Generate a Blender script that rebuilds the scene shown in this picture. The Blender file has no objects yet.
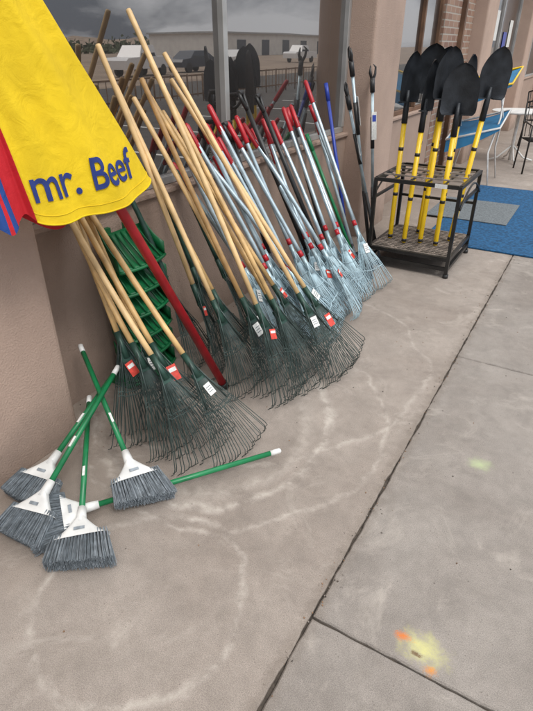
import bpy, math, random, bmesh
from mathutils import Vector, Matrix, noise
random.seed(7)
S=bpy.context.scene
V=Vector
# ---------------------------------------------------------------- materials
def newmat(name):
    m=bpy.data.materials.new(name); m.use_nodes=True
    nt=m.node_tree; b=nt.nodes['Principled BSDF']
    return m,nt,b
def mat(name,col,rough=0.5,metal=0.0,var=0.15,scale=8.0,bump=0.0,bscale=60.0,spec=None):
    m,nt,b=newmat(name)
    N=nt.nodes;L=nt.links
    tc=N.new('ShaderNodeTexCoord')
    n=N.new('ShaderNodeTexNoise');n.inputs['Scale'].default_value=scale;n.inputs['Detail'].default_value=2
    L.new(tc.outputs['Object'],n.inputs['Vector'])
    r=N.new('ShaderNodeValToRGB')
    r.color_ramp.elements[0].position=0.3;r.color_ramp.elements[1].position=0.7
    r.color_ramp.elements[0].color=[c*(1-var) for c in col]+[1]
    r.color_ramp.elements[1].color=[min(1,c*(1+var)) for c in col]+[1]
    L.new(n.outputs['Fac'],r.inputs['Fac']);L.new(r.outputs['Color'],b.inputs['Base Color'])
    b.inputs['Roughness'].default_value=rough;b.inputs['Metallic'].default_value=metal
    if spec is not None:b.inputs['Specular IOR Level'].default_value=spec
    if bump>0:
        n2=N.new('ShaderNodeTexNoise');n2.inputs['Scale'].default_value=bscale;n2.inputs['Detail'].default_value=3
        L.new(tc.outputs['Object'],n2.inputs['Vector'])
        bp=N.new('ShaderNodeBump');bp.inputs['Strength'].default_value=bump;bp.inputs['Distance'].default_value=0.01
        L.new(n2.outputs['Fac'],bp.inputs['Height']);L.new(bp.outputs['Normal'],b.inputs['Normal'])
    return m

M={}
def stucco(name,col):
    m,nt,b=newmat(name);N=nt.nodes;L=nt.links
    tc=N.new('ShaderNodeTexCoord')
    n=N.new('ShaderNodeTexNoise');n.inputs['Scale'].default_value=1.8;n.inputs['Detail'].default_value=5;n.inputs['Roughness'].default_value=.6
    L.new(tc.outputs['Object'],n.inputs['Vector'])
    r=N.new('ShaderNodeValToRGB')
    r.color_ramp.elements[0].position=0.3;r.color_ramp.elements[1].position=0.72
    r.color_ramp.elements[0].color=[c*.84 for c in col]+[1];r.color_ramp.elements[1].color=[c*1.08 for c in col]+[1]
    L.new(n.outputs['Fac'],r.inputs['Fac'])
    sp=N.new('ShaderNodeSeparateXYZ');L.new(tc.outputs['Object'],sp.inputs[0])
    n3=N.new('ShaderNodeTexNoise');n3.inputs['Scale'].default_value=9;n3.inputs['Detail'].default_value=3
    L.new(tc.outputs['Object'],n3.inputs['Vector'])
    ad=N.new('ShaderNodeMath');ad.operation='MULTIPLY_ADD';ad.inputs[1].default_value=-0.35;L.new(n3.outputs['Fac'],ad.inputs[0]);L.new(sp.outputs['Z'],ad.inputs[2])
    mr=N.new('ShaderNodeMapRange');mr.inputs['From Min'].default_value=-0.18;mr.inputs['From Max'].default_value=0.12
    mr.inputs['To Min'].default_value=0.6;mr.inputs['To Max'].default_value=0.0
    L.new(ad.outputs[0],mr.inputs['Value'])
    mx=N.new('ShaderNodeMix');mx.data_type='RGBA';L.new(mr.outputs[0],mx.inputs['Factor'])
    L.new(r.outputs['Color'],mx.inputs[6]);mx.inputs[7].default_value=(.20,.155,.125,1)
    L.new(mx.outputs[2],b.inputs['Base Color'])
    b.inputs['Roughness'].default_value=0.93;b.inputs['Specular IOR Level'].default_value=.2
    n2=N.new('ShaderNodeTexNoise');n2.inputs['Scale'].default_value=110;n2.inputs['Detail'].default_value=4;n2.inputs['Roughness'].default_value=.75
    L.new(tc.outputs['Object'],n2.inputs['Vector'])
    bp=N.new('ShaderNodeBump');bp.inputs['Strength'].default_value=.7;bp.inputs['Distance'].default_value=0.012
    L.new(n2.outputs['Fac'],bp.inputs['Height']);L.new(bp.outputs['Normal'],b.inputs['Normal'])
    return m
M['stucco']=stucco('stucco',(.50,.37,.30))
M['stucco2']=stucco('stucco_sill',(.42,.31,.25))

def concrete():
    m,nt,b=newmat('concrete');N=nt.nodes;L=nt.links
    tc=N.new('ShaderNodeTexCoord');P=tc.outputs['Object']
    def noi(s,d=3,r=.55,dist=0):
        n=N.new('ShaderNodeTexNoise');n.inputs['Scale'].default_value=s;n.inputs['Detail'].default_value=d
        n.inputs['Roughness'].default_value=r;n.inputs['Distortion'].default_value=dist;L.new(P,n.inputs['Vector']);return n.outputs['Fac']
    def ramp(f,p0,p1,c0,c1):
        r=N.new('ShaderNodeValToRGB');r.color_ramp.elements[0].position=p0;r.color_ramp.elements[1].position=p1
        r.color_ramp.elements[0].color=c0;r.color_ramp.elements[1].color=c1;L.new(f,r.inputs['Fac']);return r.outputs['Color']
    def g(x):return (x,x,x,1)
    def math_(op,a,bv=None,c=None,clamp=False):
        n=N.new('ShaderNodeMath');n.operation=op;n.use_clamp=clamp
        for i,x in enumerate((a,bv,c)):
            if x is None:continue
            if isinstance(x,(int,float)):n.inputs[i].default_value=x
            else:L.new(x,n.inputs[i])
        return n.outputs[0]
    def mix(f,a,c,blend='MIX'):
        n=N.new('ShaderNodeMix');n.data_type='RGBA';n.blend_type=blend
        if isinstance(f,(int,float)):n.inputs[0].default_value=f
        else:L.new(f,n.inputs[0])
        for i,x in ((6,a),(7,c)):
            if isinstance(x,tuple):n.inputs[i].default_value=x
            else:L.new(x,n.inputs[i])
        return n.outputs[2]
    big=noi(1.3,5,.6,.4);mid=noi(6.5,7,.72,.3);fine=noi(330,2,.6);med=noi(26,5,.75)
    base=ramp(big,.3,.7,(.275,.232,.20,1),(.375,.328,.288,1))
    base=mix(.6,base,ramp(mid,.28,.72,g(.66),g(1.15)),'MULTIPLY')
    base=mix(.3,base,ramp(med,.3,.7,g(.74),g(1.15)),'MULTIPLY')
    base=mix(.9,base,ramp(fine,.32,.68,g(.66),g(1.22)),'MULTIPLY')
    v=N.new('ShaderNodeTexVoronoi');v.inputs['Scale'].default_value=48;L.new(P,v.inputs['Vector'])
    pit=math_('MULTIPLY',math_('LESS_THAN',v.outputs['Distance'],.10),math_('GREATER_THAN',mid,.53))
    base=mix(math_('MULTIPLY',pit,.6),base,(.11,.09,.075,1))
    sp=N.new('ShaderNodeSeparateXYZ');L.new(P,sp.inputs[0])
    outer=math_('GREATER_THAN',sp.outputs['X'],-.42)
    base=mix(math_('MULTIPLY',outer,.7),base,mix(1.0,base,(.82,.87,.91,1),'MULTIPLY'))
    dj=math_('ABSOLUTE',math_('ADD',sp.outputs['X'],.42))
    dn=math_('MULTIPLY_ADD',med,.09,dj)
    strip=N.new('ShaderNodeMapRange');strip.inputs[1].default_value=.035;strip.inputs[2].default_value=.09;strip.inputs[3].default_value=.55;strip.inputs[4].default_value=0
    L.new(dn,strip.inputs[0]);base=mix(strip.outputs[0],base,(.16,.13,.105,1))
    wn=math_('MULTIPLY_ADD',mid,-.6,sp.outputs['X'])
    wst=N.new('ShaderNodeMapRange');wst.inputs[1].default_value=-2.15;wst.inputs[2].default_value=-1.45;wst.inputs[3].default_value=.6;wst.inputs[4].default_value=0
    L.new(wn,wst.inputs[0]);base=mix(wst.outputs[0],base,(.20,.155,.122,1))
    rr=N.new('ShaderNodeMapRange');rr.inputs[1].default_value=.40;rr.inputs[2].default_value=.62;L.new(mid,rr.inputs[0])
    f=None
    for (cx,cy,R,w,st) in ((-1.35,1.75,.62,.03,.6),(-1.3,1.85,.80,.018,.4),(-.95,.75,.36,.022,.5),(-1.5,2.4,1.02,.02,.38),(-1.38,1.72,.55,.05,.3)):
        d=N.new('ShaderNodeVectorMath');d.operation='DISTANCE';L.new(P,d.inputs[0]);d.inputs[1].default_value=(cx,cy,0)
        dd=math_('MULTIPLY_ADD',big,.35,d.outputs['Value'])
        dd=math_('MULTIPLY_ADD',med,.035,dd)
        e=math_('ABSOLUTE',math_('SUBTRACT',dd,R+.19))
        mr=N.new('ShaderNodeMapRange');mr.inputs[1].default_value=0;mr.inputs[2].default_value=w;mr.inputs[3].default_value=st;mr.inputs[4].default_value=0
        L.new(e,mr.inputs[0]);f=mr.outputs[0] if f is None else math_('MAXIMUM',f,mr.outputs[0])
    f=math_('MULTIPLY',f,math_('SUBTRACT',1,outer))
    base=mix(math_('MULTIPLY',f,rr.outputs[0]),base,(.60,.55,.49,1))
    bl=ramp(noi(2.7,7,.75,1.2),.55,.72,g(0),g(.4));base=mix(bl,base,(.52,.47,.415,1))
    dk=ramp(noi(1.9,6,.72,.8),.56,.74,g(0),g(.42));base=mix(dk,base,(.17,.145,.122,1))
    def spray(cx,cy,rx,ry,col,st,thr,soft=.55):
        nonlocal base
        mp=N.new('ShaderNodeMapping');mp.inputs['Location'].default_value=(-cx/rx,-cy/ry,0);mp.inputs['Scale'].default_value=(1/rx,1/ry,1);L.new(P,mp.inputs[0])
        ln=N.new('ShaderNodeVectorMath');ln.operation='LENGTH';L.new(mp.outputs[0],ln.inputs[0])
        q=math_('ADD',math_('MULTIPLY_ADD',med,1.5,ln.outputs['Value']),math_('MULTIPLY',fine,.9))
        mr=N.new('ShaderNodeMapRange');mr.inputs[1].default_value=thr+.5;mr.inputs[2].default_value=thr+.5+soft;mr.inputs[3].default_value=st;mr.inputs[4].default_value=0
        L.new(q,mr.inputs[0]);base=mix(mr.outputs[0],base,col)
    spray(-.10,2.03,.075,.065,(.45,.54,.28,1),.65,.65,.9)
    spray(-.075,1.075,.11,.08,(.62,.60,.24,1),.75,.7,.8)
    spray(-.145,1.085,.05,.03,(.62,.17,.03,1),.9,.8)
    spray(-.04,1.02,.045,.03,(.62,.24,.04,1),.8,.75)
    spray(-.09,1.05,.04,.017,(.13,.07,.04,1),.85,.95,.3)
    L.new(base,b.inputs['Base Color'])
    b.inputs['Roughness'].default_value=.9;b.inputs['Specular IOR Level'].default_value=.25
    h=math_('ADD',fine,math_('MULTIPLY',mid,2.0));h=math_('ADD',h,math_('MULTIPLY',med,.7))
    h=math_('SUBTRACT',h,pit)
    bp=N.new('ShaderNodeBump');bp.inputs['Strength'].default_value=.4;bp.inputs['Distance'].default_value=.005
    L.new(h,bp.inputs['Height']);L.new(bp.outputs['Normal'],b.inputs['Normal'])
    return m
M['concrete']=concrete()
M['dirt']=mat('joint_dirt',(.06,.048,.038),.95,0,.5,40,.6,150)
M['earth']=mat('dry_earth',(.30,.23,.175),.95,0,.3,.25)
M['asphalt']=mat('asphalt',(.08,.075,.07),.9,0,.25,2)
M['paint_white']=mat('paint_white',(.7,.7,.68),.7,0,.15,12)
M['wood']=mat('wood_handle',(.60,.39,.165),.45,0,.26,14)
M['wood2']=mat('wood_handle_pale',(.68,.47,.23),.45,0,.2,11)
M['wood3']=mat('wood_handle_dark',(.50,.30,.12),.45,0,.2,17)
M['wiregreen']=mat('green_wire',(.05,.072,.066),.42,.3,.35,20)
M['ferrgreen']=mat('green_ferrule',(.022,.06,.045),.4,.2,.3,20)
M['silver']=mat('zinc_blue',(.36,.475,.52),.36,.45,.25,15)
M['silverhandle']=mat('silver_handle',(.42,.52,.57),.3,.4,.2,15)
M['red']=mat('red_paint',(.40,.012,.02),.35,0,.25,10)
M['redlabel']=mat('label_red',(.62,.06,.04),.5,0,.2,60)
M['label']=mat('label_white',(.70,.70,.67),.5,0,.15,70)
M['black']=mat('black_plastic',(.02,.02,.02),.42,0,.3,20)
M['blackmetal']=mat('black_steel',(.022,.021,.020),.4,.3,.4,10)
M['blade']=mat('blade_steel',(.026,.030,.036),.45,.3,.5,9,.15,70)
M['yellow']=mat('yellow_fibreglass',(.78,.51,.01),.3,0,.12,10)
M['grating']=mat('grating',(.28,.235,.20),.7,.3,.45,12)
M['green']=mat('green_handle',(.01,.17,.06),.32,0,.25,10)
M['white']=mat('white_plastic',(.66,.66,.64),.4,0,.15,15)
M['bristle']=mat('grey_bristle',(.15,.175,.195),.75,0,.3,45)
M['bristle2']=mat('grey_bristle_light',(.24,.27,.295),.75,0,.3,45)
M['tray']=mat('green_plastic',(.006,.12,.04),.33,0,.3,6)
M['alu']=mat('aluminium',(.46,.46,.45),.4,.5,.15,6)
M['wood_dark']=mat('dark_timber',(.15,.08,.045),.6,0,.4,5)
M['blue']=mat('blue_cloth',(.03,.19,.38),.7,0,.15,8)
M['bluepole']=mat('blue_pole',(.02,.05,.34),.35,0,.1,8)
M['bluemat']=mat('blue_carpet',(.012,.09,.21),.95,0,.45,40,.9,260)
M['greymat']=mat('grey_mat',(.15,.17,.18),.95,0,.3,60,.8,200)
M['tyre']=mat('tyre',(.02,.02,.02),.8)
M['carwhite']=mat('car_white',(.75,.75,.75),.25,0,.03)
M['cardark']=mat('car_dark',(.05,.06,.08),.25,0,.03)
M['carred']=mat('car_red',(.30,.02,.02),.25,0,.03)
M['carglass']=mat('car_glass',(.02,.025,.03),.08)
M['bldwhite']=mat('pale_cladding',(.72,.70,.66),.7,0,.08,1)
M['rust']=mat('weathered_wood',(.20,.12,.07),.8,0,.4,6)
M['foliage']=mat('dusty_foliage',(.06,.075,.035),.9,0,.5,3)

def cloth(name,col):
    m,nt,b=newmat(name);N=nt.nodes;L=nt.links
    tc=N.new('ShaderNodeTexCoord')
    n=N.new('ShaderNodeTexNoise');n.inputs['Scale'].default_value=5;n.inputs['Detail'].default_value=6;n.inputs['Roughness'].default_value=.65;L.new(tc.outputs['Object'],n.inputs['Vector'])
    r=N.new('ShaderNodeValToRGB');r.color_ramp.elements[0].position=.3;r.color_ramp.elements[1].position=.7
    r.color_ramp.elements[0].color=[c*.82 for c in col]+[1];r.color_ramp.elements[1].color=[min(1,c*1.05) for c in col]+[1]
    L.new(n.outputs['Fac'],r.inputs['Fac']);L.new(r.outputs['Color'],b.inputs['Base Color'])
    b.inputs['Roughness'].default_value=.75;b.inputs['Specular IOR Level'].default_value=.3
    n2=N.new('ShaderNodeTexNoise');n2.inputs['Scale'].default_value=13;n2.inputs['Detail'].default_value=3;n2.inputs['Distortion'].default_value=1.2;L.new(tc.outputs['Object'],n2.inputs['Vector'])
    n4=N.new('ShaderNodeTexNoise');n4.inputs['Scale'].default_value=420;n4.inputs['Detail'].default_value=1;L.new(tc.outputs['Object'],n4.inputs['Vector'])
    a=N.new('ShaderNodeMath');a.operation='MULTIPLY_ADD';a.inputs[1].default_value=.10;L.new(n4.outputs['Fac'],a.inputs[0]);L.new(n2.outputs['Fac'],a.inputs[2])
    bp=N.new('ShaderNodeBump');bp.inputs['Strength'].default_value=.5;bp.inputs['Distance'].default_value=.011
    L.new(a.outputs[0],bp.inputs['Height']);L.new(bp.outputs['Normal'],b.inputs['Normal'])
    return m
M['cyellow']=cloth('yellow_canvas',(.76,.53,.012))
M['cred']=cloth('red_canvas',(.55,.02,.03))
M['cblue']=cloth('blue_canvas',(.02,.07,.28))
M['ctext']=mat('navy_print',(.012,.03,.17),.7,0,.15,30)

def glassmat():
    m,nt,b=newmat('window_glass');N=nt.nodes;L=nt.links
    b.inputs['Base Color'].default_value=(.014,.012,.011,1);b.inputs['Roughness'].default_value=.3
    g=N.new('ShaderNodeBsdfGlossy');g.inputs['Color'].default_value=(.92,.88,.85,1);g.inputs['Roughness'].default_value=.01
    tc=N.new('ShaderNodeTexCoord');n=N.new('ShaderNodeTexNoise');n.inputs['Scale'].default_value=1.1;n.inputs['Detail'].default_value=1
    L.new(tc.outputs['Object'],n.inputs['Vector'])
    bp=N.new('ShaderNodeBump');bp.inputs['Strength'].default_value=.05;bp.inputs['Distance'].default_value=.02;L.new(n.outputs['Fac'],bp.inputs['Height'])
    L.new(bp.outputs['Normal'],g.inputs['Normal'])
    mx=N.new('ShaderNodeMixShader');mx.inputs[0].default_value=.30
    L.new(b.outputs[0],mx.inputs[1]);L.new(g.outputs[0],mx.inputs[2]);L.new(mx.outputs[0],N['Material Output'].inputs['Surface'])
    return m
M['glass']=glassmat()
def brickmat():
    m,nt,b=newmat('brick');N=nt.nodes;L=nt.links
    tc=N.new('ShaderNodeTexCoord')
    sx=N.new('ShaderNodeSeparateXYZ');L.new(tc.outputs['Object'],sx.inputs[0]);cb=N.new('ShaderNodeCombineXYZ')
    ad=N.new('ShaderNodeMath');L.new(sx.outputs['X'],ad.inputs[0]);L.new(sx.outputs['Y'],ad.inputs[1])
    L.new(ad.outputs[0],cb.inputs[0]);L.new(sx.outputs['Z'],cb.inputs[1])
    br=N.new('ShaderNodeTexBrick');br.inputs['Scale'].default_value=1;br.inputs['Brick Width'].default_value=.22;br.inputs['Row Height'].default_value=.075;br.inputs['Mortar Size'].default_value=.008
    br.inputs['Color1'].default_value=(.22,.12,.085,1);br.inputs['Color2'].default_value=(.33,.21,.15,1);br.inputs['Mortar'].default_value=(.38,.33,.28,1)
    L.new(cb.outputs[0],br.inputs['Vector']);L.new(br.outputs['Color'],b.inputs['Base Color']);b.inputs['Roughness'].default_value=.9
    bp=N.new('ShaderNodeBump');bp.inputs['Strength'].default_value=.6;bp.inputs['Distance'].default_value=.01;bp.invert=True;L.new(br.outputs['Fac'],bp.inputs['Height']);L.new(bp.outputs['Normal'],b.inputs['Normal'])
    return m
M['brick']=brickmat()

# ---------------------------------------------------------------- mesh builder
class MB:
    def __init__(s):s.v=[];s.f=[];s.mi=[];s.sm=[];s.mats=[]
    def midx(s,k):
        if k not in s.mats:s.mats.append(k)
        return s.mats.index(k)
    def add(s,vs,fs,k,smooth=False):
        o=len(s.v);s.v+= [tuple(x) for x in vs];i=s.midx(k)
        for f in fs:s.f.append(tuple(o+a for a in f));s.mi.append(i);s.sm.append(smooth)
    def tube(s,pts,r,k,n=8,cap=True):
        pts=[V(p) for p in pts];m=len(pts)
        if not isinstance(r,(list,tuple)):r=[r]*m
        vs=[];t0=(pts[1]-pts[0]).normalized()
        ref=V((0,0,1)) if abs(t0.z)<.9 else V((1,0,0))
        a=t0.cross(ref).normalized()
        for i,p in enumerate(pts):
            if i==0:t=pts[1]-pts[0]
            elif i==m-1:t=pts[-1]-pts[-2]
            else:t=(pts[i+1]-pts[i]).normalized()+(pts[i]-pts[i-1]).normalized()
            if t.length<1e-9:t=pts[i]-pts[i-1]
            t.normalize();a=(a-t*a.dot(t))
            if a.length<1e-6:a=t.orthogonal()
            a.normalize();b=t.cross(a)
            for j in range(n):
                q=2*math.pi*j/n;vs.append(p+(a*math.cos(q)+b*math.sin(q))*r[i])
        fs=[]
        for i in range(m-1):
            for j in range(n):
                j2=(j+1)%n;fs.append((i*n+j,i*n+j2,(i+1)*n+j2,(i+1)*n+j))
        s.add(vs,fs,k,n>4)
        if cap:
            o=len(s.v)-len(vs)
            s.f.append(tuple(o+j for j in range(n))[::-1]);s.mi.append(s.midx(k));s.sm.append(False)
            s.f.append(tuple(o+(m-1)*n+j for j in range(n)));s.mi.append(s.midx(k));s.sm.append(False)
    def box(s,c,d,k,ax=None):
        c=V(c)
        if ax is None:ax=(V((1,0,0)),V((0,1,0)),V((0,0,1)))
        vs=[]
        for z in(-1,1):
            for y in(-1,1):
                for x in(-1,1):vs.append(c+ax[0]*(x*d[0]/2)+ax[1]*(y*d[1]/2)+ax[2]*(z*d[2]/2))
        s.add(vs,[(0,2,3,1),(4,5,7,6),(0,1,5,4),(2,6,7,3),(0,4,6,2),(1,3,7,5)],k)
    def grid(s,fn,nu,nv,k,closed=False,smooth=True):
        vs=[fn(i/(nu-1) if not closed else i/nu,j/(nv-1)) for j in range(nv) for i in range(nu)]
        fs=[]
        for j in range(nv-1):
            for i in range(nu if closed else nu-1):
                i2=(i+1)%nu;fs.append((j*nu+i,j*nu+i2,(j+1)*nu+i2,(j+1)*nu+i))
        s.add(vs,fs,k,smooth)
    def done(s,name,parent=None,bevel=0,solid=0):
        me=bpy.data.meshes.new(name);me.from_pydata(s.v,[],s.f)
        for k in s.mats:me.materials.append(M[k])
        me.polygons.foreach_set('material_index',s.mi);me.polygons.foreach_set('use_smooth',s.sm);me.update()
        o=bpy.data.objects.new(name,me);S.collection.objects.link(o)
        if parent:o.parent=parent
        if solid:
            q=o.modifiers.new('s','SOLIDIFY');q.thickness=solid;q.offset=0
        if bevel:
            q=o.modifiers.new('b','BEVEL');q.width=bevel;q.segments=3;q.limit_method='ANGLE'
        return o
def empty(name):
    e=bpy.data.objects.new(name,None);S.collection.objects.link(e);return e
def bx(name,x0,x1,y0,y1,z0,z1,k,parent=None,bevel=0):
    b=MB();b.box(((x0+x1)/2,(y0+y1)/2,(z0+z1)/2),(x1-x0,y1-y0,z1-z0),k);return b.done(name,parent,bevel)

# ---------------------------------------------------------------- ground
g=MB();g.add([(-400,-400,-.16),(600,-400,-.16),(600,800,-.16),(-400,800,-.16)],[(0,1,2,3)],'earth');g.done('ground')
bx('sidewalk_bed',-2.3,1.34,-8,40,-.155,-.012,'dirt')
def slab(b,x0,x1,y0,y1):
    gp=.004;x0+=gp;x1-=gp;y0+=gp;y1-=gp
    def edge(p,q):
        n=max(1,int((V(q)-V(p)).length/.03));out=[]
        for i in range(n):
            c=V(p).lerp(V(q),i/n);w=noise.noise(V((c.x*9,c.y*9,0)))*.005+random.uniform(-.0022,.002)
            d=(V(q)-V(p)).normalized();out.append((c.x-d.y*w,c.y+d.x*w))
        return out
    P=edge((x0,y0),(x1,y0))+edge((x1,y0),(x1,y1))+edge((x1,y1),(x0,y1))+edge((x0,y1),(x0,y0))
    n=len(P);cx=(x0+x1)/2;cy=(y0+y1)/2
    def sh(p,k):return (p[0]+(k if p[0]<cx else -k) if min(abs(p[0]-x0),abs(p[0]-x1))<.012 else p[0],p[1]+(k if p[1]<cy else -k) if min(abs(p[1]-y0),abs(p[1]-y1))<.012 else p[1])
    top=[(*sh(p,.005),0) for p in P];mid=[(*P[i],-.005) for i in range(n)];bot=[(*p,-.03) for p in P]
    fs=[tuple(range(n))]
    for a in(0,1):
        for i in range(n):
            j=(i+1)%n;fs.append((a*n+i,(a+1)*n+i,(a+1)*n+j,a*n+j))
    b.add(top+mid+bot,fs,'concrete')
sw=MB()
ys=[-8,-4.8,-.95,7.1,11.2,15.2,20,30,40]
for a,c in zip(ys,ys[1:]):slab(sw,-2.3,-.42,a,c)
ys=[-8,-6.8,-4.85,-2.9,-.95,1.0,2.95,4.9,6.85,8.8,10.75,12.7,14.65,20,30,40]
for a,c in zip(ys,ys[1:]):slab(sw,-.42,1.2,a,c)
sw.done('sidewalk')
bx('kerb',1.205,1.34,-8,40,-.15,.002,'concrete',None,.012)
bx('parking_lot',1.35,17,-30,120,-.158,-.150,'asphalt')
pm=MB()
for i in range(12):pm.box((4.2,-6+i*2.8,-.144),(4.6,.1,.004),'paint_white')
pm.done('parking_markings')
db=MB()
for i in range(600):
    q=random.random()
    if q<.45:x=-.42+random.gauss(0,.02);y=random.uniform(.2,4.9)
    elif q<.75:x=random.uniform(-1.98,-1.6);y=random.uniform(1.3,4.7)
    else:x=random.uniform(-1.7,.3);y=random.uniform(.2,5)
    r=random.uniform(.0010,.0030);a=random.uniform(0,6)
    db.box((x,y,r*.4),(r*2,r*1.4,r),random.choice(['dirt','rust','concrete']),(V((math.cos(a),math.sin(a),0)),V((-math.sin(a),math.cos(a),0)),V((0,0,1))))
db.done('grit')

# ---------------------------------------------------------------- building
B=empty('stucco_storefront_building')
cols=[(-3.7,-3.0),(.6,1.3),(4.8,5.5),(9.1,9.8),(13.4,14.1),(17.7,18.4)]
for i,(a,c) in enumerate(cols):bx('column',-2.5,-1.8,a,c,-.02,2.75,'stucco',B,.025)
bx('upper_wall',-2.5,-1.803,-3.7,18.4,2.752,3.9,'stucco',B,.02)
bx('roof',-14,-2.503,-3.7,18.4,3.3,3.5,'stucco2',B)
bx('end_wall',-14,-2.503,-3.7,-3.5,-.02,3.298,'stucco',B);bx('end_wall',-14,-2.503,18.2,18.4,-.02,3.298,'stucco',B)
def bay(y0,y1,mull,wood=False,z0=.93,ytop=2.6):
    fk='wood_dark' if wood else 'alu'
    bx('sill_wall',-2.3,-2.0,y0+.001,y1-.001,-.02,z0-.03,'stucco2',B)
    bx('sill_ledge',-2.2,-1.975,y0+.001,y1-.001,z0-.029,z0,'stucco2',B,.006)
    bx('header',-2.3,-1.96,y0+.001,y1-.001,ytop,2.75,'stucco',B)
    bx('glass',-2.10,-2.06,y0+.02,y1-.02,z0+.02,ytop-.02,'glass',B)
    t=.045
    bx('frame_bottom',-2.11,-2.03,y0+.002,y1-.002,z0+.002,z0+t,fk,B,.004)
    bx('frame_top',-2.11,-2.03,y0+.002,y1-.002,ytop-t,ytop-.002,fk,B,.004)
    for yy in [y0+t/2+.002]+mull+[y1-t/2-.002]:
        bx('mullion',-2.112,-2.022,yy-t/2,yy+t/2,z0+t+.001,ytop-t-.001,fk,B,.004)
bay(1.3,4.8,[2.97])
bay(-3.0,.6,[-1.2])
bay(5.5,7.6,[6.9],True)
bx('brick_pier',-2.3,-1.99,7.602,9.099,-.02,2.749,'brick',B)
bx('door_frame',-1.988,-1.93,8.35,8.43,-.0,2.6,'wood_dark',B)
bay(9.8,13.4,[11.6]);bay(14.1,17.7,[15.9])
for k,(yy,zz,c) in enumerate(((10.3,1.75,'label'),(10.75,1.6,'redlabel'),(11.2,1.9,'label'),(12.2,1.6,'bluepole'),(12.7,1.8,'label'))):
    bx('window_poster',-2.052,-2.047,yy-.16,yy+.16,zz-.22,zz+.22,c,B)

# ---------------------------------------------------------------- rakes
def rake(tip,top,style,phi=0.,L=.44,W=.44,nt=22,grip=None,name='leaf_rake',label=None,handle=None):
    T=V(tip);P=V(top);d=(P-T).normalized()
    l=d.cross(V((0,0,1))).normalized();l=Matrix.Rotation(phi,3,d)@l
    n=l.cross(d).normalized()
    if n.x<0:n=-n
    wire,ferr={'g':('wiregreen','ferrgreen'),'s':('silver','silver')}[style]
    b=MB();F=T+d*L
    rr=.0020 if style=='g' else .0028
    fan=math.radians(random.uniform(22,28))
    lines=[]
    for i in range(nt):
        q=(i/(nt-1))*2-1;ang=q*fan*random.uniform(.96,1.04)
        dirn=(-d*math.cos(ang)+l*math.sin(ang))
        start=F+l*(q*.014)
        ln=L*(.97+.04*math.cos(ang))*random.uniform(.97,1.01)
        bow=.012+random.uniform(-.004,.004)
        m1=start+dirn*ln*.5+n*bow
        e=start+dirn*ln*.93+n*random.uniform(-.006,.006)+l*random.uniform(-.003,.003)
        e2=start+dirn*ln*.975-n*.012;e3=start+dirn*ln*.985-n*.042
        b.tube([start,m1,e,e2,e3],rr,wire,4,False)
        lines.append((start,dirn,ln))
    for fr in ((.42,.46) if style=='g' else (.3,.62)):
        pts=[s+dd*ll*fr+n*.010 for s,dd,ll in lines];b.tube(pts,.0028 if style=='g' else .004,wire,5)
    s0,d0,l0=lines[3];s1,d1,l1=lines[-4]
    b.tube([F+d*.07+n*.01,s0+d0*l0*.42+n*.014],.003,wire,5);b.tube([F+d*.07+n*.01,s1+d1*l1*.42+n*.014],.003,wire,5)
    b.tube([F-d*.035,F+d*.02,F+d*.09],[.018,.0155,.0150],ferr,10)
    b.box(F-d*.03,(.055,.04,.010),ferr,(l,d,n))
    H=(P-F).length
    hk=handle or (random.choice(['wood','wood','wood2','wood3']) if style=='g' else 'silverhandle')
    sag=n*random.uniform(-.010,.010)+l*random.uniform(-.008,.008)
    b.tube([F+d*.07,F+d*(H*.25)+sag*.7,F+d*(H*.5)+sag,F+d*(H*.75)+sag*.7,P-d*.012,P-d*.003,P],[.0125,.0132,.0135,.0135,.0132,.012,.006],hk,10)
    if grip:
        b.tube([P-d*.17,P-d*.165,P-d*.01,P+d*.004],[.0145,.0165,.0165,.010],grip,10)
        b.tube([F+d*.09,F+d*.13],[.0160,.015],grip,10)
    if label:
        a=random.uniform(-.5,.5);l2=l*math.cos(a)+d*math.sin(a);d2=d*math.cos(a)-l*math.sin(a)
        c=F-d*random.uniform(.06,.14)+n*.016+l*random.uniform(-.02,.02);w,h=random.uniform(.035,.05),random.uniform(.05,.075)
        b.box(c,(w,h,.0015),label,(l2,d2,n))
        if label=='redlabel':b.box(c+d2*h*.2+n*.0015,(w*.8,h*.25,.0012),'label',(l2,d2,n))
        else:
            for q in(-.2,0,.2):b.box(c+d2*h*q+n*.0015,(w*.7,h*.05,.0012),'bristle',(l2,d2,n))
    mz=min(v[2] for v in b.v);b.v=[(x,y,z-mz+.002) for x,y,z in b.v]
    return b.done(name)
XT=-1.955
G1=[((-1.50,1.46),(1.62,1.02)),((-1.42,1.42),(1.58,1.05)),((-1.34,1.50),(1.66,1.0)),((-1.27,1.42),(1.55,1.06)),((-1.19,1.50),(1.60,1.03)),((-1.12,1.44),(1.52,1.08)),((-1.00,1.54),(1.66,1.0))]
for i,(t,p) in enumerate(G1):
    rake((t[0],t[1],0),(XT,p[0],p[1]),'g',random.uniform(-.18,.18),label=('redlabel' if i in(1,4) else ('label' if i in (2,6) else None)))
G2=[((-1.50,2.10),(1.945,1.59)),((-1.24,1.98),(2.02,1.42)),((-1.12,2.08),(2.2,1.44)),((-1.02,2.04),(2.16,1.72)),((-.97,2.18),(2.28,1.5)),((-.88,2.34),(2.385,1.54)),((-1.02,2.26),(2.25,1.35)),((-.88,2.48),(2.42,1.42)),((-1.22,2.24),(2.13,1.36)),((-1.32,2.12),(2.08,1.25)),((-1.05,2.42),(2.33,1.28))]
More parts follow.
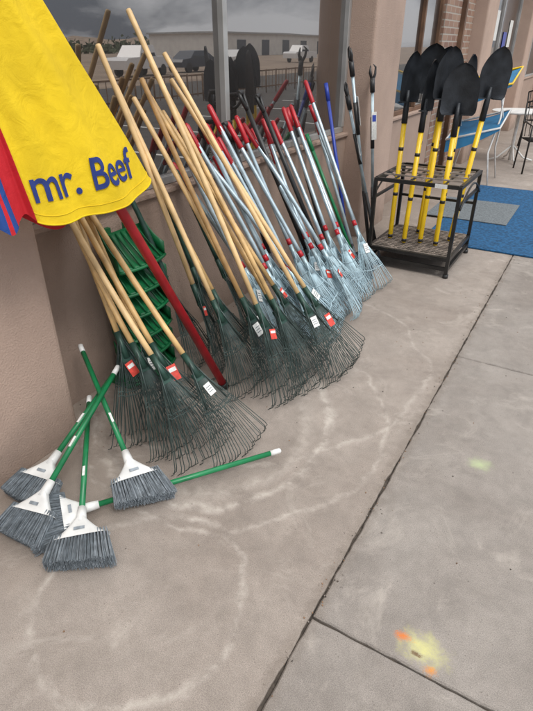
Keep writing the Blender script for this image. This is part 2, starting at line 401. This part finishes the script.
for i,(t,p) in enumerate(G2):
    rake((t[0],t[1],0),(-2.0 if p[1]>1.0 else XT,p[0],p[1]),'g',random.uniform(-.22,.22),label=('redlabel' if i in(0,3,7) else ('label' if i%3==2 else None)))
G3=[((-1.38,2.5),(2.42,1.15)),((-1.25,2.6),(2.5,1.2)),((-1.33,2.7),(2.6,1.25)),((-1.16,2.72),(2.68,1.18)),((-1.3,2.85),(2.8,1.1)),((-1.16,2.92),(2.9,1.17)),((-1.35,3.0),(3.0,1.2)),((-1.17,3.05),(3.18,1.1)),((-1.32,3.12),(3.32,1.15)),((-1.2,3.2),(3.45,1.12)),((-1.28,3.36),(3.6,1.2)),((-1.17,3.33),(3.71,1.2)),((-1.15,3.58),(3.93,1.35)),((-1.24,3.5),(3.8,1.1)),((-1.45,2.9),(2.75,1.0)),((-1.5,3.3),(3.4,1.02)),((-1.1,2.8),(2.56,1.08)),((-1.22,2.78),(2.72,1.28)),((-1.3,3.24),(3.27,1.02)),((-1.1,3.15),(3.08,1.14)),((-1.4,2.65),(2.36,1.02))]
for i,(t,p) in enumerate(G3):
    rake((t[0],t[1],0),(-1.985,p[0],p[1]),'s',random.uniform(-.2,.2),L=.42,W=.4,nt=20,grip='red',label=('label' if i%4==0 else ('redlabel' if i%6==1 else None)))
for t,p in (((-1.62,2.55),(2.35,1.0)),((-1.66,2.3),(2.2,.98)),((-1.62,2.05),(1.95,1.0))):
    rake((t[0],t[1],0),(XT,p[0],p[1]),'g',0,handle='ferrgreen')

# ---------------------------------------------------------------- other long tools
def dspade(foot,top,name='d_handle_spade'):
    T=V(foot);P=V(top);d=(P-T).normalized();l=d.cross(V((0,0,1))).normalized();n=l.cross(d)
    if n.x<0:n=-n
    b=MB()
    b.grid(lambda u,v:T+d*(.28*v)+l*((u-.5)*.18*(.85+.15*v))+n*(.02*(2*u-1)**2),9,5,'blade')
    b.tube([T+d*.2,T+d*.3,T+d*.42],[.010,.019,.018],'blade',10)
    b.tube([T+d*.38,P-d*.1],.016,'black',10)
    c=P-d*.11
    b.tube([c,c+l*.03+d*.02,c+l*.055+d*.055,c+l*.058+d*.1],[.014,.012,.011,.011],'black',8)
    b.tube([c,c-l*.03+d*.02,c-l*.055+d*.055,c-l*.058+d*.1],[.014,.012,.011,.011],'black',8)
    b.tube([c-l*.064+d*.1,c+l*.064+d*.1],.014,'black',10)
    mz=min(v[2] for v in b.v);b.v=[(x,y,z-mz+.002) for x,y,z in b.v]
    b.done(name)
dspade((-1.42,3.28,0),(-1.98,3.04,1.36));dspade((-1.42,3.46,0),(-1.98,3.24,1.33));dspade((-1.6,3.0,0),(-1.99,2.9,1.2))
def hoe(foot,top,hk,grip,name='garden_hoe'):
    T=V(foot);P=V(top);d=(P-T).normalized();l=d.cross(V((0,0,1))).normalized();n=l.cross(d)
    if n.x<0:n=-n
    b=MB();b.tube([T+d*.1,P],.014,hk,10);b.tube([T+d*.18,T+d*.06,T+d*.01+n*.04,T+n*.09],[.016,.01,.008,.008],'blade',8)
    b.box(T+n*.09,(.16,.11,.004),'blade',(l,d,n))
    b.tube([P-d*.13,P-d*.002],.0165,grip,10)
    mz=min(v[2] for v in b.v);b.v=[(x,y,z-mz+.002) for x,y,z in b.v]
    b.done(name)
hoe((-1.6,4.12,0),(-1.99,4.30,1.32),'bluepole','bluepole');hoe((-1.45,3.95,0),(-1.985,3.98,1.0),'green','green');hoe((-1.4,3.8,0),(-1.985,3.86,1.05),'ferrgreen','red')
hoe((-1.55,3.7,0),(-1.99,3.66,1.2),'black','red');hoe((-1.5,4.05,0),(-1.985,4.12,1.1),'silverhandle','red');hoe((-1.45,4.2,0),(-1.985,4.02,1.2),'silverhandle','red')
def pruner(foot,top,name='pole_pruner'):
    T=V(foot);P=V(top);d=(P-T).normalized();l=d.cross(V((0,0,1))).normalized();n=l.cross(d)
    if n.x<0:n=-n
    b=MB();b.tube([T,T+d*.5],.016,'black',10);b.tube([T+d*.48,P-d*.15],.013,'silverhandle',10);b.tube([P-d*.6,P-d*.35],.017,'black',10)
    b.tube([P-d*.16,P-d*.05],.02,'black',10)
    b.tube([P-d*.08,P-d*.02+l*.03,P+d*.03+l*.035,P+d*.05+l*.01],[.012,.012,.009,.003],'black',6)
    b.tube([P-d*.08,P-d*.01-l*.025,P+d*.04-l*.02],[.012,.012,.004],'black',6)
    b.box(P-d*.42+n*.02,(.055,.22,.003),'label',(l,d,n))
    b.box(P-d*.36+n*.0225,(.04,.05,.002),'bluepole',(l,d,n))
    b.done(name)
pruner((-1.62,4.62,.01),(-1.85,4.42,1.55));pruner((-1.60,4.66,.01),(-1.785,4.76,1.42))
pruner((-1.52,4.55,.01),(-1.9,4.5,1.3))

# ---------------------------------------------------------------- shovel rack
def rack():
    x0,x1,y0,y1=-1.45,-.80,4.16,4.86
    b=MB();t=.026
    for x in(x0,x1):
        for y in(y0,y1):
            b.box((x,y,.37),(t,t,.68),'blackmetal');b.tube([(x,y,.0),(x,y,.03)],.022,'black',10)
    for z in(.70,.15,.07):
        for y in(y0,y1):b.box(((x0+x1)/2,y,z),(x1-x0-t-.001,t*.9,.028),'blackmetal')
        for x in(x0,x1):b.box((x,(y0+y1)/2,z),(t*.9,y1-y0-t-.001,.028),'blackmetal')
    for y in(y1,):b.box(((x0+x1)/2,y,.44),(x1-x0-t-.001,t*.7,.02),'blackmetal')
    for x in(x0,x1):b.box((x,(y0+y1)/2,.56),(t*.7,y1-y0-t-.001,.02),'blackmetal')
    for i in range(1,5):
        x=x0+(x1-x0)*i/5;b.box((x,(y0+y1)/2,.703),(.011,y1-y0-.03,.012),'blackmetal')
    for i in range(1,5):
        y=y0+(y1-y0)*i/5;b.box(((x0+x1)/2,y,.716),(x1-x0-.03,.011,.011),'grating')
    n=16
    for i in range(n+1):
        x=x0+.02+(x1-x0-.04)*i/n;b.box((x,(y0+y1)/2,.158),(.012,y1-y0-.03,.008),'grating')
    for i in range(n+1):
        y=y0+.02+(y1-y0-.04)*i/n;b.box(((x0+x1)/2,y,.166),(x1-x0-.03,.012,.007),'grating')
    b.box(((x0+x1)/2,(y0+y1)/2,.146),(x1-x0-.03,y1-y0-.03,.004),'blackmetal')
    for x in(x0,x1):
        pts=[(x+(.02 if x>x0+.1 else -.02),y0+.0+q*.7,.54+.13*math.sin(q*math.pi)) for q in [i/12 for i in range(13)]];b.tube(pts,.008,'blackmetal',6)
    b.box((x1-.14,y0-.016,.70),(.09,.004,.03),'label')
    b.done('tool_display_rack')
rack()
def shovel(x,y,tx=0,ty=0,yaw=0,h=1.5):
    T=V((x,y,.173));P=V((x+tx,y+ty,h));d=(P-T).normalized()
    face=V((math.cos(yaw),math.sin(yaw),0));l=d.cross(face).normalized();n=l.cross(d).normalized()
    b=MB();Hs=(P-T).length;bl=.34
    b.tube([T,T+d*.012,T+d*(Hs-bl-.1)],[.016,.0195,.0195],'yellow',12)
    for q in(.0,.25,.5):b.tube([T+d*(Hs*q+.01),T+d*(Hs*q+.035)],.0205,'black',12)
    b.tube([T+d*(Hs-bl-.15),T+d*(Hs-bl-.03),T+d*(Hs-bl+.08)],[.0235,.022,.012],'blade',12)
    base=T+d*(Hs-bl)
    def prof(v):
        if v<.06:return .110+v*.25
        if v<.5:return .128-.004*(v-.06)
        q=(v-.5)/.5;return .126*(max(0,1-q**1.7))**.62+.002
    def fn(u,v):
        w=prof(v);s=(u-.5)*2
        dish=.036*(s*s)*(1-.5*v)+.03*v*v
        ridge=-.016*math.exp(-(s*4)**2)*max(0,1-v*1.6)
        return base+d*(v*bl)+l*(s*w)+n*(dish+ridge-.015)
    b.grid(fn,17,18,'blade')
    for sgn in(-1,1):
        b.box(base+d*.002+l*sgn*.068+n*.012,(.075,.008,.03),'blade',(l,d,n))
    return b.done('round_point_shovel')
for a in ((-1.36,4.40,.0,.03,-.3,1.57),(-1.30,4.62,.05,.0,-1.2,1.62),(-1.22,4.34,.02,.05,-.1,1.52),(-1.19,4.66,.04,.02,-1.4,1.6),(-1.10,4.40,.02,.03,-.6,1.6),(-1.02,4.62,.03,.02,-.2,1.55),(-.97,4.40,.0,.02,-1.3,1.5),(-.90,4.58,.12,.03,-.8,1.6)):
    shovel(*a)

# ---------------------------------------------------------------- brooms
def broom(foot,top,roll=0.,name='angle_broom',W=.24):
    T=V(foot);P=V(top);d=(P-T).normalized();l=d.cross(V((0,0,1))).normalized();l=Matrix.Rotation(roll,3,d)@l;n=l.cross(d)
    if n.z<0:n=-n
    b=MB();bl=.115;br=.085;C=T+d*bl
    for i in range(1700):
        u=random.uniform(-1,1);w=random.uniform(-1,1);u=round(u*9)/9*.6+u*.4
        s=C+l*(u*W*.40)+n*(w*.018)
        ln=bl*(1.0+.14*u)*random.uniform(.94,1.02)
        dr=(-d+l*(u*.20+random.gauss(0,.028))+n*(w*.13+random.gauss(0,.03))).normalized()
        b.tube([s+d*.01,s+dr*ln*.6,s+dr*ln-V((0,0,.004))],[.0014,.0013,.0011],'bristle' if random.random()<.55 else 'bristle2',3,False)
    def fn(u,v):
        q=2*math.pi*u
        w=(W*.45)*(1-v**.7*.86)+.0;th=.022*(1-v*.15)
        c=math.cos(q);s_=math.sin(q)
        return C-d*.01+d*(v*br)+l*(w*(abs(c)**.5)*(1 if c>0 else -1))+n*(th*(abs(s_)**.7)*(1 if s_>0 else -1))
    b.grid(fn,32,10,'white',True)
    b.tube([C+d*(br-.03),C+d*(br+.04)],[.021,.016],'white',12)
    b.box(C+d*.02+n*.0235,(W*.16,.012,.002),'bristle2',(l,d,n))
    b.tube([C+d*(br+.03),P-d*.05],.0115,'green',12)
    b.tube([P-d*.05,P-d*.006,P],[.0122,.0122,.007],'white',12)
    b.box(C+d*.3+n*.0125,(.010,.05,.001),'label',(l,d,n))
    mz=min(v[2] for v in b.v)
    b.v=[(x,y,z-mz+.001 if mz<0 else z) for x,y,z in b.v]
    return b.done(name)
broom((-1.47,.775,.02),(-.87,1.60,.03),.1)
broom((-1.185,1.075,.02),(-1.90,1.47,.33),.1)
broom((-1.47,.70,.02),(-1.636,1.45,.32),-.08)
broom((-1.60,.83,.02),(-1.72,1.54,.25))
broom((-1.19,.735,.02),(-1.79,1.38,.135),-.05)

# ---------------------------------------------------------------- umbrella
U=empty('patio_umbrella')
hem=[(-1.60,1.70,1.15),(-1.52,1.665,1.13),(-1.475,1.54,1.10),(-1.455,1.40,1.085),(-1.475,1.28,1.09),(-1.485,1.17,1.085),(-1.515,1.11,1.10),(-1.55,1.09,1.13),
     (-1.52,1.05,1.115),(-1.50,1.0,1.09),(-1.52,.96,1.12),(-1.60,.92,1.16),(-1.66,.97,1.18),(-1.64,1.07,1.14),(-1.56,1.17,1.06),(-1.57,1.25,1.045),(-1.64,1.31,1.06),(-1.62,1.40,1.08),(-1.60,1.47,1.07),(-1.66,1.56,1.10),(-1.70,1.63,1.14),(-1.66,1.69,1.16)]
nh=len(hem);PK=V((-1.735,.99,2.45))
def cr(p0,p1,p2,p3,t):
    return .5*((2*p1)+(-p0+p2)*t+(2*p0-5*p1+4*p2-p3)*t*t+(-p0+3*p1-3*p2+p3)*t**3)
def canopy(u,v):
    k=u*nh;i=int(k)%nh;t=k-int(k)
    P=[V(hem[(i+a)%nh]) for a in(-1,0,1,2)];h=cr(*P,t)
    q=h.lerp(PK,v)
    q=V((q.x,q.y,h.z+(PK.z-h.z)*v))
    wr=noise.noise(V((u*26,v*1.6,1.3)))*.036*min(1,.3+v*2.6)*(1-v*.6)
    wr+=noise.noise(V((q.y*11+q.z*6,q.z*3.2,4)))*.012*(1-v*.5)
    return q+V((wr,0,0))
def panel(u0,u1,k,nm,off=0):
    b=MB();n=int((u1-u0)*220)+3
    b.grid(lambda a,v:canopy(u0+(u1-u0)*a,v)+V((off,0,0)),n,60,k);return b.done(nm,U)
panel(0,6.2/nh,'cyellow','canopy_yellow_panel')
panel(6.2/nh,8.3/nh,'cred','canopy_red_panel')
panel(8.3/nh,8.8/nh,'cblue','canopy_blue_stripe')
panel(8.8/nh,9.2/nh,'cred','canopy_red_panel')
panel(9.2/nh,10.4/nh,'cblue','canopy_blue_stripe')
panel(10.4/nh,11.5/nh,'cyellow','canopy_yellow_panel')
panel(11.5/nh,15.6/nh,'cred','canopy_back_panel')
panel(15.6/nh,1.0,'cyellow','canopy_back_panel')
b=MB()
b.tube([canopy(a/120*(6.2/nh),0.0)+V((.001,0,0)) for a in range(121)],.003,'cyellow',5)
b.tube([canopy(a/120*(6.2/nh),0.022)+V((.001,0,0)) for a in range(121)],.0014,'cyellow',4)
b.done('hem',U)
b=MB()
A=V((-1.416,1.96,.01));D=(V((-1.58,1.517,1.079))-A)
b.tube([A,A+D*2.22],.021,'red',14);b.tube([A+D*0,A+D*.03],.026,'black',12)
b.tube([A+D*2.2,A+D*2.26],[.03,.012],'white',12)
b.done('pole',U)
tcv=bpy.data.curves.new('t','FONT');tcv.body='mr. Beef';tcv.size=.158;tcv.offset=.0022;tcv.resolution_u=6
to=bpy.data.objects.new('t',tcv);S.collection.objects.link(to)
bpy.context.view_layer.update()
me=bpy.data.meshes.new_from_object(to.evaluated_get(bpy.context.evaluated_depsgraph_get()))
bpy.data.objects.remove(to)
bm=bmesh.new();bm.from_mesh(me)
for _ in range(4):
    bmesh.ops.triangulate(bm,faces=bm.faces[:])
    es=[e for e in bm.edges if e.calc_length()>.010]
    if es:bmesh.ops.subdivide_edges(bm,edges=es,cuts=1)
bmesh.ops.triangulate(bm,faces=bm.faces[:])
def onpanel(y,z):
    lo,hi=.4/nh,6.0/nh
    for _ in range(24):
        mid=(lo+hi)/2
        v=.1
        for __ in range(3):
            q=canopy(mid,v);v+=(z-q.z)/1.35
        if q.y>y:lo=mid
        else:hi=mid
    return q
for v in bm.verts:
    y=1.105+v.co.x*.82;z=1.165+v.co.y*.95+ (y-1.1)*.01
    q=onpanel(y,z);v.co=V((q.x+.005,y,z))
m2=bpy.data.meshes.new('lettering');bm.to_mesh(m2);bm.free();m2.materials.append(M['ctext'])
lo=bpy.data.objects.new('lettering',m2);S.collection.objects.link(lo);lo.parent=U

# ---------------------------------------------------------------- green plastic scoops stack
b=MB()
for i in range(6):
    z=.08+i*.125
    c=V((-1.87,1.86,z))
    def fn(u,v):
        q=(u-.5)*2
        return c+V((.10*(1-v)*(1-.35*q*q)-.07*v, q*(.165-.02*v), .10*v*v+.01-.05*(1-v)))
    b.grid(fn,14,8,'tray')
    b.tube([fn(k/12,0)+V((0,0,.001)) for k in range(13)],.007,'tray',6)
    for s in(0,1):b.grid(lambda u,v:fn(s,u)+V((0,0,v*(.07))),6,3,'tray')
    for k in range(1,8):b.tube([fn(k/8,.05)+V((.002,0,.004)),fn(k/8,.95)+V((.002,0,.004))],.004,'tray',5)
b.box((-1.95,1.78,.42),(.02,.05,.84),'tray');b.box((-1.95,1.93,.42),(.02,.05,.84),'tray');b.box((-1.92,1.86,.02),(.14,.34,.03),'tray')
b.done('green_plastic_tray_stack',None,0,.004)

# ---------------------------------------------------------------- mats and far furniture
bx('blue_entrance_carpet',-1.25,1.1,5.0,7.65,.002,.016,'bluemat',None,.004)
bx('grey_door_mat',-1.45,-.62,5.85,6.75,.018,.028,'greymat',None,.003)
def stand(x,y):
    b=MB();w=.30;dd=.28
    for sx in(-1,1):
        for sy in(-1,1):
            b.tube([(x+sx*w,y+sy*dd,.005),(x+sx*w*.75,y+sy*dd*.9,.4),(x+sx*w*.9,y+sy*dd*.3,.8),(x+sx*w*.7,y-sy*dd*.6,1.2)],.011,'white',8)
    for z,wd in((1.20,.36),(.70,.32)):
        def fn(u,v):
            q=(u-.5)*2;return V((x+q*wd,y+(v-.5)*.6,z+.09*q+.16*(v-.5)-.03*(1-q*q)))
        b.grid(fn,8,8,'blue')
        b.tube([fn(0,0),fn(1,0),fn(1,1),fn(0,1),fn(0,0)],.014,'yellow' if z>1 else 'white',6)
        b.grid(lambda u,v:fn(u,0)-V((0,0,v*(.16-.13*u))),8,3,'blue')
    b.done('folding_display_table',None)
stand(-1.46,8.0)
def chair(x,y,yaw=0):
    b=MB();c,s=math.cos(yaw),math.sin(yaw)
    R=lambda p:V((x+p[0]*c-p[1]*s,y+p[0]*s+p[1]*c,p[2]))
    for sx in(-.22,.22):
        b.tube([R((sx,-.2,.003)),R((sx,-.21,.44)),R((sx,-.2,.64)),R((sx,.15,.66)),R((sx,.2,.64))],.012,'blackmetal',8)
        b.tube([R((sx,.26,.003)),R((sx,.2,.44)),R((sx,.27,.9))],.012,'blackmetal',8)
    b.tube([R((-.22,.27,.9)),R((0,.29,.96)),R((.22,.27,.9))],.012,'blackmetal',8)
    for i in range(7):b.tube([R((-.18+i*.06,.2,.46)),R((-.18+i*.06,.27,.9))],.006,'blackmetal',5)
    for i in range(9):b.tube([R((-.22,-.2+i*.05,.44)),R((.22,-.2+i*.05,.44))],.008,'blackmetal',5)
    b.done('metal_patio_chair')
chair(-.75,9.0,.4);chair(-1.0,11.5,2.6)
b=MB();b.tube([(-1.2,9.7,.72),(-1.2,9.7,.745)],.40,'white',28);b.tube([(-1.2,9.7,.02),(-1.2,9.7,.72)],.025,'white',10)
for k in range(4):
    a=k*math.pi/2+.4;b.tube([(-1.2,9.7,.25),(-1.2+.2*math.cos(a),9.7+.2*math.sin(a),.06),(-1.2+.34*math.cos(a),9.7+.34*math.sin(a),.02)],.014,'white',8)
b.done('round_patio_table')

# ---------------------------------------------------------------- across the lot (seen reflected in the windows)
def vehicle(x,y,col,kind,yaw,name):
    b=MB();c,s=math.cos(yaw),math.sin(yaw)
    R=lambda p:V((x+p[0]*c-p[1]*s,y+p[0]*s+p[1]*c,p[2]-.16))
    if kind=='car':body=[(-2.2,.35),(-2.25,.7),(-2.1,.88),(-1.2,.95),(-.5,1.42),(.9,1.45),(1.7,1.0),(2.2,.92),(2.25,.4)];win=[(-1.0,.97),(-.42,1.36),(.85,1.38),(1.45,1.0)]
    else:body=[(-2.7,.45),(-2.75,.95),(-2.5,1.1),(-1.3,1.15),(-.8,1.8),(.6,1.82),(.75,1.15),(2.7,1.15),(2.7,.5)];win=[(-1.15,1.18),(-.72,1.7),(.5,1.72),(.55,1.18)]
    for prof,hw,k in((body,.9,col),(win,.905,'carglass')):
        n=len(prof);vs=[R((p[0],-hw*(.82 if p[1]>1.2 else 1),p[1])) for p in prof]+[R((p[0],hw*(.82 if p[1]>1.2 else 1),p[1])) for p in prof]
        b.add(vs,[tuple(range(n)),tuple(range(2*n-1,n-1,-1))]+([(i,n+i,n+(i+1)%n,(i+1)%n) for i in range(n)] if k==col else []),k)
    for wx in(-1.4,1.4):
        for wy in(-.8,.8):b.tube([R((wx,wy-.11,.35)),R((wx,wy+.11,.35))],.35,'tyre',18)
    b.done(name,None,0)
vehicle(24,31,'carwhite','pick',1.45,'pickup_truck');vehicle(25,38,'cardark','car',1.6,'parked_car');vehicle(27,47,'carwhite','car',1.5,'parked_car');vehicle(30,66,'carwhite','pick',1.6,'pickup_truck')
vehicle(24,22,'carred','car',1.55,'parked_car')
W2=empty('white_warehouse')
bx('walls',62,80,96,150,-.16,3.6,'bldwhite',W2);bx('roof',61.6,80.4,95.6,150.4,3.602,3.9,'alu',W2)
for i in range(5):bx('door',61.9,61.997,101+i*9,104+i*9,-.15,2.6,'cardark',W2)
tb=MB()
for i in range(2400):
    y=random.uniform(40,330);x=random.uniform(110,125);h=2.6+3*noise.noise(V((y*.09,0,0)))+1.5*noise.noise(V((y*.4,0,0)))
    if h<.6:continue
    z=random.uniform(-.1,h);s=random.uniform(.5,1.1);a=V((random.uniform(-1,1),random.uniform(-1,1),random.uniform(-1,1))).normalized();c=a.orthogonal().normalized();e=a.cross(c)
    p=V((x,y,z));tb.add([p+a*s,p+c*s,p-a*s,p-c*s*.7+e*s*.5],[(0,1,2,3)],'foliage')
tb.done('distant_trees')
fb=MB()
for i in range(34):
    y=6+i*.9;fb.tube([(9,y,-.15),(9,y,.75)],.025,'rust',6)
for z in(.1,.7):fb.box((9,20.8,z),(.025,30,.05),'rust')
for i in range(100):
    y=6+i*.3;fb.box((9.03,y,.35),(.012,.025,.7),'rust')
fb.done('rail_fence')
hm=MB()
hm.grid(lambda u,v:V((300+v*80,-200+u*900,-.2+v*(7+6*noise.noise(V((u*14,0,3)))+2*noise.noise(V((u*50,1,3)))))),160,4,'earth');hm.done('hills')

# ---------------------------------------------------------------- world, light
W=bpy.data.worlds.new('World');S.world=W;W.use_nodes=True;nt=W.node_tree;N=nt.nodes;L=nt.links
bg=N['Background'];sky=N.new('ShaderNodeTexSky');sky.sky_type='NISHITA';sky.sun_disc=False
el=math.radians(52);az=math.radians(115)
sky.sun_elevation=el;sky.sun_rotation=az
tc=N.new('ShaderNodeTexCoord')
mp=N.new('ShaderNodeMapping');mp.inputs['Scale'].default_value=(1,1,3.6);L.new(tc.outputs['Generated'],mp.inputs[0])
n1=N.new('ShaderNodeTexNoise');n1.inputs['Scale'].default_value=3.4;n1.inputs['Detail'].default_value=7;n1.inputs['Roughness'].default_value=.55;n1.inputs['Distortion'].default_value=.5;L.new(mp.outputs[0],n1.inputs['Vector'])
r=N.new('ShaderNodeValToRGB');e=r.color_ramp.elements;e[0].position=.42;e[0].color=(2.0,2.3,2.9,1);e[1].position=.60;e[1].color=(9.5,9.9,10.6,1)
L.new(n1.outputs['Fac'],r.inputs['Fac'])
sz=N.new('ShaderNodeSeparateXYZ');L.new(tc.outputs['Generated'],sz.inputs[0])
mr=N.new('ShaderNodeMapRange');mr.inputs[1].default_value=.35;mr.inputs[2].default_value=.8;L.new(sz.outputs['Z'],mr.inputs[0])
m0=N.new('ShaderNodeMix');m0.data_type='RGBA';L.new(mr.outputs[0],m0.inputs[0]);L.new(r.outputs[0],m0.inputs[6]);m0.inputs[7].default_value=(20,20,20,1)
mx=N.new('ShaderNodeMix');mx.data_type='RGBA';mx.inputs[0].default_value=.92;L.new(sky.outputs[0],mx.inputs[6]);L.new(m0.outputs[2],mx.inputs[7])
L.new(mx.outputs[2],bg.inputs['Color']);bg.inputs['Strength'].default_value=.12
sl=bpy.data.lights.new('sun','SUN');sl.energy=1.5;sl.angle=math.radians(16);sl.color=(1,.965,.92)
so=bpy.data.objects.new('sun',sl);S.collection.objects.link(so)
dirv=V((math.sin(az)*math.cos(el),math.cos(az)*math.cos(el),math.sin(el)))
so.rotation_euler=dirv.to_track_quat('Z','Y').to_euler()

cam=bpy.data.cameras.new('cam');co=bpy.data.objects.new('camera',cam);S.collection.objects.link(co)
co.location=(0,0,1.6);co.rotation_euler=(math.radians(90-30.1),0,math.radians(30.5))
cam.sensor_fit='VERTICAL';cam.sensor_height=24;cam.lens=24*534/711;cam.clip_end=2000;cam.clip_start=.02
S.camera=co
S.view_settings.view_transform='Standard';S.view_settings.look='None';S.view_settings.exposure=0
